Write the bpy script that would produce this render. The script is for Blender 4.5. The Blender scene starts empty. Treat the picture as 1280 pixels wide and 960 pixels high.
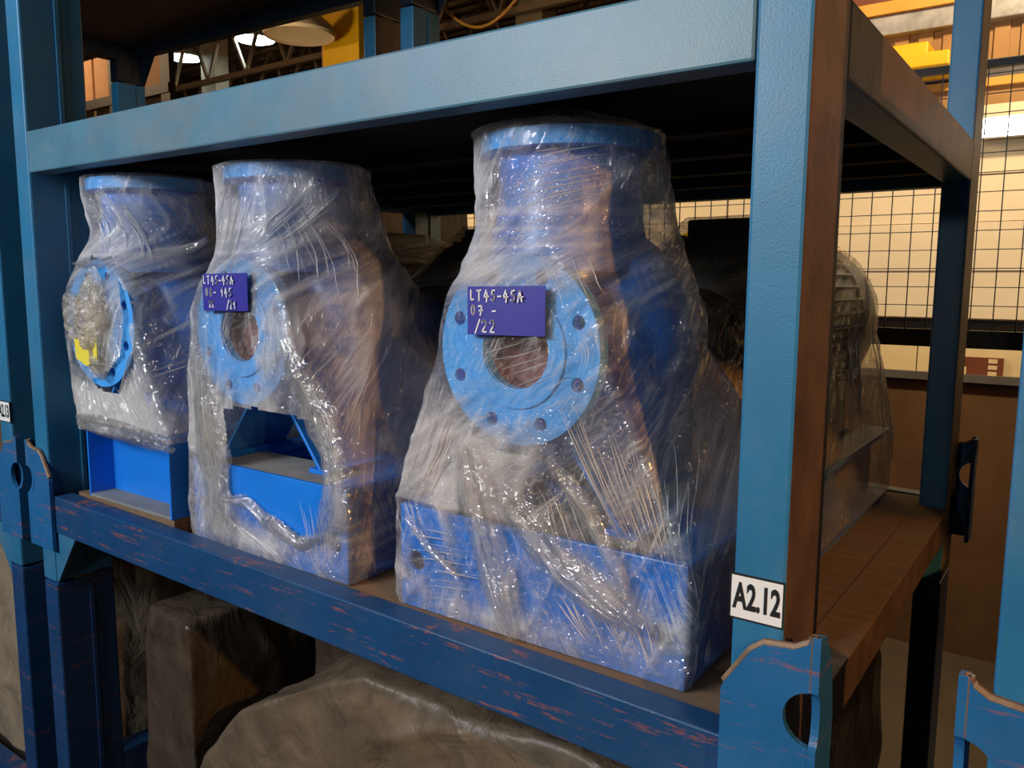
import bpy, bmesh, math, random
import numpy as np
from mathutils import Vector, Matrix, Euler
from mathutils.geometry import tessellate_polygon

random.seed(7); rng = np.random.default_rng(7)
S = bpy.context.scene
COL = S.collection
R = math.radians

# ------------------------------------------------------------------ camera
cam = bpy.data.objects.new('camera', bpy.data.cameras.new('camera')); COL.objects.link(cam)
yaw, pit, roll = -0.6214, -0.1260, 0.0058
fw = Vector((math.sin(yaw)*math.cos(pit), math.cos(yaw)*math.cos(pit), math.sin(pit)))
rt0 = Vector((math.cos(yaw), -math.sin(yaw), 0)); up0 = rt0.cross(fw)
rt = rt0*math.cos(roll) + up0*math.sin(roll); up = up0*math.cos(roll) - rt0*math.sin(roll)
M = Matrix((rt, up, -fw)).transposed().to_4x4(); M.translation = Vector((0.4138, -1.1559, 0.7046))
cam.matrix_world = M
cam.data.sensor_width = 36; cam.data.lens = 36*1013.9/1280
cam.data.clip_start = .02; cam.data.clip_end = 200
S.camera = cam

# ------------------------------------------------------------------ world, light, exposure
w = bpy.data.worlds.new('hall_air'); S.world = w; w.use_nodes = True
bg = w.node_tree.nodes['Background']; bg.inputs[0].default_value = (1, .82, .62, 1); bg.inputs[1].default_value = .02
def look(o, at): o.rotation_euler = (Vector(at)-o.location).to_track_quat('-Z', 'Y').to_euler()
def area(name, loc, at, sx, sy, power, col):
    l = bpy.data.lights.new(name, 'AREA'); l.shape = 'RECTANGLE'; l.size = sx; l.size_y = sy; l.energy = power; l.color = col
    o = bpy.data.objects.new(name, l); COL.objects.link(o); o.location = loc; look(o, at); return o
def spot(name, loc, at, power, col, ang, rad=.1, blend=.3):
    l = bpy.data.lights.new(name, 'SPOT'); l.energy = power; l.color = col; l.spot_size = R(ang); l.spot_blend = blend; l.shadow_soft_size = rad
    o = bpy.data.objects.new(name, l); COL.objects.link(o); o.location = loc; look(o, at); return o
def point(name, loc, power, col, rad=.15):
    l = bpy.data.lights.new(name, 'POINT'); l.energy = power; l.color = col; l.shadow_soft_size = rad
    o = bpy.data.objects.new(name, l); COL.objects.link(o); o.location = loc; return o
COOL = (.90, .95, 1.0); WARM = (1, .50, .15)
area('aisle_daylight', (-2.1, -3.4, 2.15), (-.5, 0, .65), 1.4, .6, 142, COOL)
area('glint_light_left', (-3.6, -3.0, 2.4), (-1.2, 0, .5), .16, .12, 16, (1, .97, .92))  # unseen light added for film glints and fill at lower left
area('glint_light_middle', (-1.6, -3.2, 2.7), (-.9, 0, .5), .14, .10, 11, (1, .97, .94))  # unseen light added for highlights on the film
area('glint_light_right', (-.2, -3.3, 1.25), (-.5, 0, .5), .14, .10, 9, (1, .95, .88))  # unseen, added only for its glints in the film
spot('sodium_lamp_right', (3.6, -1.9, 2.3), (.1, .75, .25), 470, WARM, 33, .06, .5)
point('sodium_lamp_rear_right', (2.4, 3.3, 2.6), 34, (1, .62, .26), .1)
spot('sodium_lamp_rear', (.8, 3.8, 3.6), (.6, 6, 1.0), 580, (1, .76, .46), 140, .15)
spot('sodium_lamp_rear_left', (-4.6, 3.8, 3.4), (-4.6, 6, 1.0), 420, (1, .74, .42), 140, .15)
point('warm_fill_low', (-.9, 3.2, 1.5), 13, (1, .55, .2), .1)  # unseen source, added to warm the motor tops from behind
point('column_fill', (-9.6, 6.6, 3.7), 70, (1, .78, .48), .15)  # unseen source, added to brighten the yellow column
point('sodium_lamp_far_left', (-12.5, 3.4, 4.4), 330, (1, .66, .38), .3)
S.view_settings.view_transform = 'Standard'; S.view_settings.look = 'None'
S.view_settings.gamma = 1; S.view_settings.use_curve_mapping = False; S.view_settings.exposure = 0.0
S.cycles.max_bounces = 8; S.cycles.transparent_max_bounces = 40; S.cycles.use_denoising = True
S.cycles.caustics_reflective = False; S.cycles.caustics_refractive = False

# ------------------------------------------------------------------ materials
def srgb(r, g, b):
    f = lambda c: (c/255/12.92 if c/255 <= .04045 else ((c/255+.055)/1.055)**2.4)
    return (f(r), f(g), f(b), 1)
class NT:
    def __init__(s, name):
        s.m = bpy.data.materials.new(name); s.m.use_nodes = True; s.t = s.m.node_tree; s.n = s.t.nodes
        s.b = s.n['Principled BSDF']; s.out = s.n['Material Output']
    def add(s, t, **kw):
        n = s.n.new(t)
        for k, v in kw.items(): setattr(n, k, v)
        return n
    def ln(s, a, b): s.t.links.new(a, b)
    def coord(s, scale=(1, 1, 1), rot=(0, 0, 0), out='Object'):
        c = s.add('ShaderNodeTexCoord'); m = s.add('ShaderNodeMapping')
        m.inputs['Scale'].default_value = scale; m.inputs['Rotation'].default_value = rot
        s.ln(c.outputs[out], m.inputs[0]); return m.outputs[0]
    def noise(s, vec, scale, det=4, rough=.6, dist=0):
        n = s.add('ShaderNodeTexNoise'); n.inputs['Scale'].default_value = scale; n.inputs['Detail'].default_value = det
        n.inputs['Roughness'].default_value = rough; n.inputs['Distortion'].default_value = dist
        s.ln(vec, n.inputs['Vector']); return n.outputs[0]
    def ramp(s, fac, pts):
        r = s.add('ShaderNodeValToRGB'); e = r.color_ramp.elements
        while len(e) < len(pts): e.new(.5)
        for i, (p, c) in enumerate(pts):
            e[i].position = p; e[i].color = c if len(c) == 4 else (*c, 1)
        s.ln(fac, r.inputs[0]); return r.outputs[0]
    def gray(s, fac, a, b): return s.ramp(fac, [(a, (0, 0, 0, 1)), (b, (1, 1, 1, 1))])
    def math(s, op, a, b=None):
        n = s.add('ShaderNodeMath', operation=op)
        for i, v in enumerate((a, b)):
            if v is None: continue
            if isinstance(v, (int, float)): n.inputs[i].default_value = v
            else: s.ln(v, n.inputs[i])
        return n.outputs[0]
    def mix(s, fac, a, b):
        n = s.add('ShaderNodeMix', data_type='RGBA')
        for i, v in ((0, fac), (6, a), (7, b)):
            if isinstance(v, (int, float)): n.inputs[i].default_value = v
            elif isinstance(v, tuple): n.inputs[i].default_value = v
            else: s.ln(v, n.inputs[i])
        return n.outputs[2]
    def bump(s, h, strength=.3, dist=.01):
        n = s.add('ShaderNodeBump'); n.inputs['Strength'].default_value = strength; n.inputs['Distance'].default_value = dist
        s.ln(h, n.inputs['Height']); return n.outputs[0]
def simple(name, col, rough=.5, metal=0, var=.25, scale=8, bump=.0, bscale=60, spec=.5, emit=None, es=1):
    t = NT(name); v = t.coord()
    n = t.noise(v, scale)
    c = t.mix(t.gray(n, .3, .7), tuple(x*(1-var) for x in col[:3])+(1,), tuple(min(1, x*(1+var)) for x in col[:3])+(1,))
    t.ln(c, t.b.inputs['Base Color']); t.b.inputs['Roughness'].default_value = rough; t.b.inputs['Metallic'].default_value = metal
    t.b.inputs['Specular IOR Level'].default_value = spec
    if bump: t.ln(t.bump(t.noise(v, bscale, 3), bump, .004), t.b.inputs['Normal'])
    if emit: t.b.inputs['Emission Color'].default_value = emit; t.b.inputs['Emission Strength'].default_value = es
    return t.m
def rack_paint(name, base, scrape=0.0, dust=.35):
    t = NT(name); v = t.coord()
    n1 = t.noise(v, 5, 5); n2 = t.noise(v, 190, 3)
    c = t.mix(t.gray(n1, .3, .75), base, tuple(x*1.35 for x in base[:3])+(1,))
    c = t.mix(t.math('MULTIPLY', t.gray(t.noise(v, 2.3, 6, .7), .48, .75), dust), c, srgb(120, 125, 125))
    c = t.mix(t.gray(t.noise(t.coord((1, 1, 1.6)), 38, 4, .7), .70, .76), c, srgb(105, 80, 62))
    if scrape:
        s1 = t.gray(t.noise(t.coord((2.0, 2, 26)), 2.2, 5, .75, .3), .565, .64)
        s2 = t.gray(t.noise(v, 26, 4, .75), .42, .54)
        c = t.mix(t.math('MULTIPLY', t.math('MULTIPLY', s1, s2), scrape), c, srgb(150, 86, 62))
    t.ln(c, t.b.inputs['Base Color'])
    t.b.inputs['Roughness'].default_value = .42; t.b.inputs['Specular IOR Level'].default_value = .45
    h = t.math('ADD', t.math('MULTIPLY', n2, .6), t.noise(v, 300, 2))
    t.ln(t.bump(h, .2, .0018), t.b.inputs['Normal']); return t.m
RACK = srgb(38, 104, 142)
MT = {}
MT['rack'] = rack_paint('rack_blue_paint', RACK, 0)
MT['beam'] = rack_paint('scraped_blue_paint', srgb(20, 62, 104), .85, .12)
MT['saddle'] = rack_paint('saddle_blue_paint', srgb(30, 92, 142), .6, .15)
MT['rust'] = simple('rusty_worn_paint', srgb(92, 70, 58), .55, 0, .45, 9, .25, 70)
MT['dusty'] = rack_paint('dusty_blue_paint', srgb(70, 110, 130), 0, .8)
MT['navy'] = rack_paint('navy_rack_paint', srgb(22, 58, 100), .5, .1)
MT['shade_dark'] = rack_paint('shaded_rack_paint', srgb(16, 30, 44), 0, .1)  # shade on the upper racks, put into a near-black base colour
MT['edge'] = simple('worn_steel_edge', srgb(128, 104, 84), .6, .3, .3, 30, .2)
MT['sheet'] = simple('dark_deck_sheet', srgb(38, 36, 36), .8, 0, .3)
MT['white'] = simple('card_white', srgb(232, 232, 230), .5, 0, .03)
MT['black'] = simple('black_print', srgb(16, 16, 18), .6, 0, 0)
MT['pump'] = simple('pump_blue_enamel', srgb(28, 122, 222), .32, 0, .10, 6, .12, 90)
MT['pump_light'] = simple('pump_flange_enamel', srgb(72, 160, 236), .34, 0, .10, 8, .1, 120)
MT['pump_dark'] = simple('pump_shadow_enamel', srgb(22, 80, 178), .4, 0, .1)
MT['primer'] = simple('red_primer', srgb(112, 52, 44), .6, 0, .25, 30, .2)
MT['motor'] = simple('motor_grey_enamel', srgb(58, 62, 60), .45, .1, .15, 6)
MT['steel'] = simple('bare_steel', srgb(140, 136, 130), .35, .9, .2, 20)
MT['dust'] = simple('dusty_plate', srgb(128, 128, 128), .8, 0, .2, 14)
MT['card'] = simple('violet_blue_card', srgb(46, 42, 144), .5, 0, .05)
MT['yellow'] = simple('yellow_sticker', srgb(226, 208, 70), .5, 0, .08)
MT['yellow_paint'] = simple('yellow_paint', srgb(228, 178, 20), .5, 0, .1, 3)
MT['orange'] = simple('orange_sheath', srgb(222, 140, 40), .5, 0, .1)
MT['rubber'] = simple('black_rubber', srgb(20, 20, 20), .6, 0, .2)
MT['redbrown'] = simple('red_oxide_paint', srgb(120, 66, 44), .6, 0, .2, 8, .2)
MT['wire'] = simple('black_wire', srgb(24, 22, 22), .5, .2, .1)
MT['cream'] = simple('cream_cladding', srgb(226, 208, 176), .55, 0, .05, 2)
MT['cream2'] = simple('cream_board', srgb(236, 214, 170), .6, 0, .06, 3)
MT['brown_wall'] = simple('brown_stained_render', srgb(96, 68, 44), .9, 0, .25, 2.2, .2, 20)
MT['grey_band'] = simple('grey_band_paint', srgb(92, 88, 88), .7, 0, .15)
MT['galv'] = simple('galvanised_steel', srgb(168, 164, 160), .45, .3, .35, 7)
MT['tin'] = simple('brown_tin', srgb(160, 118, 66), .6, 0, .12, 5)
MT['girder'] = simple('ochre_girder_paint', srgb(214, 158, 66), .6, 0, .12, 5)
MT['roof'] = simple('roof_sheet', srgb(120, 92, 68), .8, 0, .25, 1.2)
MT['truss'] = simple('truss_paint', srgb(150, 128, 102), .6, 0, .15)
MT['floor'] = simple('concrete_floor', srgb(74, 62, 48), .8, 0, .2, 2, .1)
MT['lamp'] = simple('lamp_glow', (1, 1, 1, 1), .5, 0, 0, emit=(.78, .97, 1, 1), es=16)
MT['tube'] = simple('tube_glow', (1, 1, 1, 1), .5, 0, 0, emit=(1, .96, .86, 1), es=6)
MT['pale'] = simple('pale_canvas', srgb(196, 176, 146), .7, 0, .1, 2)
MT['crate'] = simple('crate_timber', srgb(186, 140, 98), .8, 0, .2, 3)
MT['glass'] = simple('dark_window_glass', srgb(30, 26, 24), .15, 0, .1)
MT['tape'] = simple('packing_tape', srgb(196, 166, 96), .35, 0, .1)
def plywood():
    t = NT('dusty_plywood'); v = t.coord((1.2, 14, 4))
    c = t.mix(t.gray(t.noise(v, 3, 6, .65), .3, .7), srgb(104, 80, 58), srgb(134, 104, 78))
    c = t.mix(t.gray(t.noise(t.coord(), 6, 6, .7), .45, .75), c, srgb(112, 100, 86))
    c = t.mix(t.gray(t.noise(t.coord(), 18, 3, .7), .68, .74), c, srgb(70, 54, 42))
    t.ln(c, t.b.inputs['Base Color']); t.b.inputs['Roughness'].default_value = .85
    t.ln(t.bump(t.noise(v, 12, 4), .15, .003), t.b.inputs['Normal']); return t.m
MT['ply'] = plywood()
def sheeting(name, c0, c1, rough, bumps=.6, sc=6):
    t = NT(name); v = t.coord()
    n = t.noise(v, sc, 5, .6, 1.2)
    t.ln(t.mix(t.gray(n, .3, .7), c0, c1), t.b.inputs['Base Color']); t.b.inputs['Roughness'].default_value = rough
    h = t.noise(t.coord((1, 1, .6), (0, .6, .4)), sc*1.5, 3, .5, 1.2)
    t.ln(t.bump(h, bumps, .03), t.b.inputs['Normal']); return t.m
MT['tan_sheet'] = sheeting('dusty_tan_sheeting', srgb(84, 72, 58), srgb(112, 97, 79), .5)
MT['pale_sheet'] = sheeting('pale_dusty_sheeting', srgb(128, 114, 96), srgb(158, 142, 120), .5)
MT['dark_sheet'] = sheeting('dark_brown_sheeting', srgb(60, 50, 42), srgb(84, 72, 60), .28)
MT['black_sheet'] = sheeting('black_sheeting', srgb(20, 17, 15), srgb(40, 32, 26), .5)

def film_mat(name, base, cloud, streak, tint, dirs=(.30, -.42), bump=.75, gloss=.095):
    """clear stretch film: transparent, with milky overlaps, pulled streaks, sharp creases and a glossy skin"""
    t = NT(name); t.n.remove(t.b)
    uv = t.add('ShaderNodeUVMap'); uv.uv_map = 'UVMap'
    def mapped(scale, rot):
        m = t.add('ShaderNodeMapping'); m.inputs['Rotation'].default_value = (0, 0, rot)
        m2 = t.add('ShaderNodeMapping'); m2.inputs['Scale'].default_value = scale
        t.ln(uv.outputs[0], m.inputs[0]); t.ln(m.outputs[0], m2.inputs[0]); return m2.outputs[0]
    def ridge(n, p): return t.math('POWER', t.math('SUBTRACT', 1.0, t.math('ABSOLUTE', t.math('SUBTRACT', t.math('MULTIPLY', n, 2.0), 1.0))), p)
    att = t.add('ShaderNodeAttribute', attribute_name='cloud'); A = att.outputs['Fac']
    patch = t.noise(mapped((1, 1, 1), 0), 5.0, 3, .55, .8)
    patch2 = t.noise(mapped((1, 1, 1), 1.0), 9.0, 3, .55, .8)
    sA = t.noise(mapped((46, 1.7, 1), dirs[0]), 1, 3, .6, .25)
    sB = t.noise(mapped((52, 2.0, 1), dirs[1]), 1, 3, .6, .25)
    cr = t.noise(mapped((1, 1, 1), .5), 19, 3, .55, 1.8)
    cr2 = t.noise(mapped((1, 1, 1), .9), 44, 2, .5, 1.2)
    pm = t.gray(patch, .44, .58); pn = t.math('SUBTRACT', 1.0, pm); on = t.gray(patch2, .50, .64)
    rA = ridge(sA, 20.0); rB = ridge(sB, 20.0); rC = ridge(cr, 22.0)
    haz = t.math('ADD', .30, t.math('MULTIPLY', t.gray(t.noise(mapped((1, 1, 1), .7), 3.2, 3, .55, .6), .36, .66), 1.15))
    st = t.math('MULTIPLY', t.math('ADD', t.math('MULTIPLY', rA, pm), t.math('MULTIPLY', rB, pn)), t.math('ADD', .12, on))
    al = t.math('ADD', base, t.math('MULTIPLY', t.math('MULTIPLY', A, t.math('ADD', .6, t.math('MULTIPLY', cr, .8))), cloud))
    al = t.math('MULTIPLY', al, haz)
    al = t.math('ADD', al, t.math('MULTIPLY', st, streak))
    al = t.math('ADD', al, t.math('MULTIPLY', rC, .16))
    al = t.math('MINIMUM', al, .86)
    h = t.math('ADD', t.math('MULTIPLY', t.math('MULTIPLY', sA, pm), 2.3), t.math('MULTIPLY', t.math('MULTIPLY', sB, pn), 2.3))
    h = t.math('ADD', h, t.math('MULTIPLY', cr, 1.0)); h = t.math('ADD', h, t.math('MULTIPLY', cr2, .12)); h = t.math('ADD', h, t.math('MULTIPLY', rC, .5))
    nb = t.bump(h, bump, .014); nd = t.bump(h, .10, .012)
    d = t.add('ShaderNodeBsdfDiffuse'); d.inputs[0].default_value = tint
    tl = t.add('ShaderNodeBsdfTranslucent'); tl.inputs[0].default_value = tint
    mx = t.add('ShaderNodeMixShader'); mx.inputs[0].default_value = .35; t.ln(nd, d.inputs['Normal'])
    t.ln(d.outputs[0], mx.inputs[1]); t.ln(tl.outputs[0], mx.inputs[2])
    tr = t.add('ShaderNodeBsdfTransparent'); tr.inputs[0].default_value = (.97, .97, .97, 1)
    m1 = t.add('ShaderNodeMixShader'); t.ln(al, m1.inputs[0]); t.ln(tr.outputs[0], m1.inputs[1]); t.ln(mx.outputs[0], m1.inputs[2])
    g = t.add('ShaderNodeBsdfGlossy'); g.inputs['Roughness'].default_value = gloss; g.inputs[0].default_value = (1, 1, 1, 1)
    t.ln(nb, g.inputs['Normal'])
    lw = t.add('ShaderNodeLayerWeight'); lw.inputs[0].default_value = .25; t.ln(nb, lw.inputs['Normal'])
    fr = t.math('ADD', .12, t.math('MULTIPLY', lw.outputs['Fresnel'], .35))
    fr = t.math('MULTIPLY', fr, t.math('MINIMUM', 1.0, t.math('ADD', .35, t.math('MULTIPLY', A, 2.2))))
    m2 = t.add('ShaderNodeMixShader'); t.ln(fr, m2.inputs[0]); t.ln(m1.outputs[0], m2.inputs[1]); t.ln(g.outputs[0], m2.inputs[2])
    t.ln(m2.outputs[0], t.out.inputs['Surface']); return t.m
MT['film'] = film_mat('clear_stretch_film', .045, .88, .55, srgb(240, 233, 227))
MT['crease'] = film_mat('film_crease', .55, .2, .0, srgb(236, 234, 232), (0, 0), .2, .15)
MT['film_dense'] = film_mat('gathered_stretch_film', .0, .70, .12, srgb(228, 222, 212), (0, 0), .35)
MT['film_dusty'] = film_mat('dusty_crumpled_film', .10, .85, .10, srgb(206, 190, 166), (0, 0), .6, .2)
MT['film_motor'] = film_mat('dusty_stretch_film', .07, .5, .30, srgb(186, 164, 134))

# ------------------------------------------------------------------ mesh helpers
class MB:
    def __init__(s): s.v = []; s.f = []
    def add(s, vs, fs):
        o = len(s.v); s.v += [tuple(p) for p in vs]; s.f += [tuple(i+o for i in f) for f in fs]; return s
    def box(s, a, b, shear=None):
        x0, y0, z0 = a; x1, y1, z1 = b
        vs = [(x0,y0,z0),(x1,y0,z0),(x1,y1,z0),(x0,y1,z0),(x0,y0,z1),(x1,y0,z1),(x1,y1,z1),(x0,y1,z1)]
        if shear: vs = [(x, y, z+shear(x)) for x, y, z in vs]
        return s.add(vs, [(3,2,1,0),(4,5,6,7),(0,1,5,4),(1,2,6,5),(2,3,7,6),(3,0,4,7)])
    def rings(s, rs, cap=True, closed=False):
        n = len(rs[0]); vs = [p for r in rs for p in r]; fs = []
        m = len(rs)
        for i in range(m if closed else m-1):
            j = (i+1) % m
            for k in range(n):
                l = (k+1) % n; fs.append((i*n+k, i*n+l, j*n+l, j*n+k))
        if cap and not closed: fs += [tuple(range(n))[::-1], tuple((m-1)*n+k for k in range(n))]
        return s.add(vs, fs)
    def lathe(s, prof, origin=(0,0,0), axis='Z', n=40, cap=True):
        """prof: (distance along axis, radius)"""
        ox, oy, oz = origin; rs = []
        for a, r in prof:
            ring = []
            for k in range(n):
                t = 2*math.pi*k/n; c, q = r*math.cos(t), r*math.sin(t)
                ring.append({'Z': (ox+c, oy+q, oz+a), 'Y': (ox+c, oy+a, oz-q), 'X': (ox+a, oy+c, oz+q)}[axis])
            rs.append(ring)
        return s.rings(rs, cap)
    def tube(s, pts, r, n=8, cap=True):
        pts = [Vector(p) for p in pts]; rs = []; rad = r if isinstance(r, (list, tuple)) else [r]*len(pts)
        ref = Vector((0, 0, 1))
        for i, p in enumerate(pts):
            t = (pts[min(i+1, len(pts)-1)]-pts[max(i-1, 0)]).normalized()
            a = t.cross(ref if abs(t.dot(ref)) < .95 else Vector((1, 0, 0))).normalized(); b = t.cross(a)
            rs.append([p+(a*math.cos(2*math.pi*k/n)+b*math.sin(2*math.pi*k/n))*rad[i] for k in range(n)])
        return s.rings(rs, cap)
    def bar(s, p0, p1, w, d):
        p0, p1 = Vector(p0), Vector(p1); t = (p1-p0).normalized()
        ref = Vector((0, 0, 1)) if abs(t.z) < .95 else Vector((0, 1, 0))
        a = t.cross(ref).normalized()*w/2; b = t.cross(a).normalized()*d/2
        return s.rings([[p+a+b, p-a+b, p-a-b, p+a-b] for p in (p0, p1)])
    def prism(s, loops, to3d, depth):
        """outer loop + holes in 2D, extruded by depth; to3d(u, v, w)"""
        flat = [p for l in loops for p in l]; n = len(flat)
        tris = tessellate_polygon([[Vector((p[0], p[1], 0)) for p in l] for l in loops])
        vs = [to3d(u, v, 0) for u, v in flat]+[to3d(u, v, depth) for u, v in flat]
        fs = [tuple(t) for t in tris]+[tuple(i+n for i in t[::-1]) for t in tris]
        o = 0
        for l in loops:
            m = len(l)
            for k in range(m): fs.append((o+k, o+(k+1) % m, n+o+(k+1) % m, n+o+k))
            o += m
        return s.add(vs, fs)
    def mesh(s, name):
        me = bpy.data.meshes.new(name); me.from_pydata(s.v, [], s.f)
        bm = bmesh.new(); bm.from_mesh(me); bmesh.ops.remove_doubles(bm, verts=bm.verts, dist=1e-5)
        bmesh.ops.recalc_face_normals(bm, faces=bm.faces); bm.to_mesh(me); bm.free(); me.update(); return me
    def build(s, name, mat, parent=None, bevel=0, smooth=False, label=None, loc=None):
        o = bpy.data.objects.new(name, s.mesh(name)); COL.objects.link(o)
        o.data.materials.append(MT[mat] if isinstance(mat, str) else mat)
        if parent: o.parent = parent
        if loc: o.location = loc
        if smooth:
            o.data.polygons.foreach_set('use_smooth', [True]*len(o.data.polygons))
            bpy.context.view_layer.objects.active = o
            o.data.set_sharp_from_angle(angle=R(35))
        if bevel:
            b = o.modifiers.new('bevel', 'BEVEL'); b.width = bevel; b.segments = 2; b.limit_method = 'ANGLE'; b.angle_limit = R(40)
        if label: o['label'] = label
        return o
def box(a, b): return MB().box(a, b)
def circ(cx, cy, r, n=20, a0=0): return [(cx+r*math.cos(a0+2*math.pi*k/n), cy+r*math.sin(a0+2*math.pi*k/n)) for k in range(n)]
def tag(o, label, cat, group=None):
    o['label'] = label; o['category'] = cat
    if group: o['group'] = group
    return o
def thing(name, label, cat, loc=(0,0,0), rz=0, group=None):
    o = bpy.data.objects.new(name, None); COL.objects.link(o); o.empty_display_size = .05
    o.location = loc; o.rotation_euler = (0, 0, rz); return tag(o, label, cat, group)
def struct(o): o['kind'] = 'structure'; return o
def kids(o): return [c for c in COL.objects if c.parent == o]
def copy_tree(o, parent=None, skip=()):
    c = o.copy(); COL.objects.link(c); c.parent = parent
    for ch in kids(o):
        if ch.name.split('.')[0] not in skip: copy_tree(ch, c, skip)
    return c

# ------------------------------------------------------------------ hall (setting)
FZ = -2.26
struct(box((-26, -9, FZ-.1), (12, 18, FZ)).build('floor', 'floor'))
struct(box((-26, -9, 7.2), (12, 18, 7.3)).build('ceiling', 'roof'))
struct(box((-26, 17.9, FZ), (12, 18.1, 7.2)).build('wall_back', 'roof'))
struct(box((11.9, -9, FZ), (12.1, 18, 7.2)).build('wall_right', 'roof'))
wl = struct(box((-26.1, -9, FZ), (-25.9, 18, 7.2)).build('wall_left', 'roof'))
# office front behind the racks
wf = struct(box((-8, 6.0, FZ), (9, 6.2, -.04)).build('wall_office', 'brown_wall'))
def part(a, b, nm, mat, parent, bevel=0): return box(a, b).build(nm, mat, parent, bevel)
part((-8, 5.94, -.05), (9, 6.2, .01), 'sill', 'grey_band', wf)
for i in range(14): part((-8+i*1.214, 6.0+.004*(i % 2), .01), (-8+(i+1)*1.214-.01, 6.2, .284), 'panel', 'cream2', wf)
part((-8, 6.03, .284), (9, 6.2, .435), 'window_band', 'glass', wf)
zc = [.435, .80, 1.17, 1.52, 1.77, 1.91, 2.03]
for a, b in zip(zc, zc[1:]):
    for i in range(6): part((-8+i*2.834, 6.0-.012*(zc.index(a) % 2), a+.006), (-8+(i+1)*2.834-.008, 6.2, b), 'cladding_board', 'cream', wf)
part((-8, 6.01, .43), (9, 6.2, 2.03), 'backing', 'tin', wf)
part((-8, 6.0, 2.03), (9, 6.2, 2.16), 'fascia', 'tin', wf)
part((-8, 5.95, 2.16), (9, 6.2, 2.217), 'ledge', 'girder', wf)
part((-8, 6.0, 2.217), (9, 6.2, 2.36), 'grey_band', 'grey_band', wf)
tin = MB()
for i in range(100):
    x = -8+i*.17
    tin.box((x, 6.0, 2.36), (x+.10, 6.2, 2.62)); tin.box((x+.10, 6.025, 2.36), (x+.17, 6.2, 2.62))
o = tin.build('tin_sheet', 'tin', wf); o['kind'] = 'stuff'
part((-8, 5.9, 2.62), (9, 6.2, 2.77), 'steel_beam', 'galv', wf, .01)
part((-8, 5.86, 2.77), (9, 6.2, 2.86), 'girder_flange', 'girder', wf)
part((-8, 6.0, 2.86), (9, 6.2, 3.0), 'coping', 'redbrown', wf)
t = thing('tube_light', 'bright white tube light on the cream office wall behind the wire screen', 'lamp', (0, 5.86, 1.84))
box((-.42, 0, -.07), (1.1, .10, .075)).build('housing', 'white', t)
box((-.42, -.025, -.065), (1.1, 0, .07)).build('diffuser', 'tube', t)
t = thing('notice_board', 'notice board with dark red fields on the cream strip of the office wall', 'sign', (-.28, 5.985, .07))
box((-.15, -.01, -.07), (.16, .012, .075)).build('board', 'redbrown', t)
box((-.145, -.014, -.06), (-.085, -.01, .0)).build('sheet', 'cream2', t); box((-.145, -.014, .02), (-.10, -.01, .06)).build('sheet', 'cream2', t)
for k in range(3): box((.06, -.014, -.062+k*.048), (.12, -.01, -.03+k*.048)).build('sheet', 'cream2', t)
t = thing('cable_bracket', 'yellow stepped steel bracket high on the tin sheet above the wire screen', 'bracket', (-.86, 5.70, 2.24))
box((-.5, 0, .10), (.12, .29, .24)).build('upper_box', 'yellow_paint', t, .01)
box((-.5, -.25, .0), (.30, .29, .10)).build('lower_box', 'yellow_paint', t, .01)
# wire screen
t = thing('wire_screen', 'black welded wire mesh screen standing behind the rack before the cream wall', 'screen', (0, 3.55, FZ))
z0, z1 = .47-FZ, 1.75-FZ
f_ = MB()
for x in np.arange(-6, 3.01, .1): f_.box((x-.0025, -.003, z0), (x+.0025, .003, z1))
for z in np.arange(z0+.03, z1, .094): f_.box((-6, -.006, z-.002), (3, 0, z+.002))
o = f_.build('wire_mesh', 'wire', t); o['kind'] = 'stuff'
box((-6, -.02, z1), (3, .02, z1+.035)).build('top_rail', 'wire', t); box((-6, -.02, z0-.09), (3, .02, z0)).build('bottom_rail', 'wire', t)
for x in (-6, -2.9, 2.2): box((x-.02, -.02, 0), (x+.02, .02, z1)).build('post', 'wire', t)
bg_ = MB(); bg_.lathe([(-.11, .01), (-.10, .06), (-.04, .10), (.03, .09), (.07, .05), (.10, .012)], n=14)
tag(bg_.build('plastic_bag', 'yellow_paint', smooth=True, loc=(-1.60, 3.444, .90)), 'small yellow bag hanging on the wire screen above the right motor', 'bag')
# roof trusses far left
for i, y in enumerate((9.0, 11.5, 14.0, 16.5)):
    tr = MB(); 
    tr.bar((-25.8, y, 7.1), (11.8, y, 7.1), .14, .14); tr.bar((-25.8, y, 5.6), (11.8, y, 5.6), .12, .12)
    for k in range(25):
        x = -25.5+k*1.5; tr.bar((x, y, 5.6), (x+.75, y, 7.1), .07, .07); tr.bar((x+.75, y, 7.1), (x+1.5, y, 5.6), .07, .07)
    o = struct(tr.build('trim_%d' % (i+1), 'truss'))
pl = MB()
for k in range(22): pl.box((-26, 8+k*.45, 6.95), (12, 8.12+k*.45, 7.15))
struct(pl.build('trim_5', 'truss'))
for x in (-18.6, -8.6): struct(MB().box((x-.3, 11.9, FZ), (x+.3, 12.3, 7.1)).build('trim_%d' % (6 if x < -10 else 7), 'pale'))
def roof_lamp(loc, label):
    t = thing('high_bay_lamp', label, 'lamp', loc, 0, None)
    MB().lathe([(.0, .46), (.03, .50), (.30, .22), (.42, .12)], n=24, cap=False).build('shade', 'galv', t, smooth=True)
    MB().lathe([(.0, .46), (.05, .45)], n=24).build('lens', 'lamp', t)
    MB().tube([(0, 0, .40), (0, 0, 7.2-loc[2])], .02).build('rod', 'wire', t)
roof_lamp((-19.5, 11.8, 6.45), 'cool white roof lamp just right of the stub post, the lower left of the pair')
roof_lamp((-16.6, 11.85, 6.45), 'cool white roof lamp nearer the yellow column, the upper right of the pair')
t = thing('lamp_hood', 'pale beige domed hood under the roof left of the yellow column', 'hood', (-10.42, 8.0, 4.62))
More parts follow.
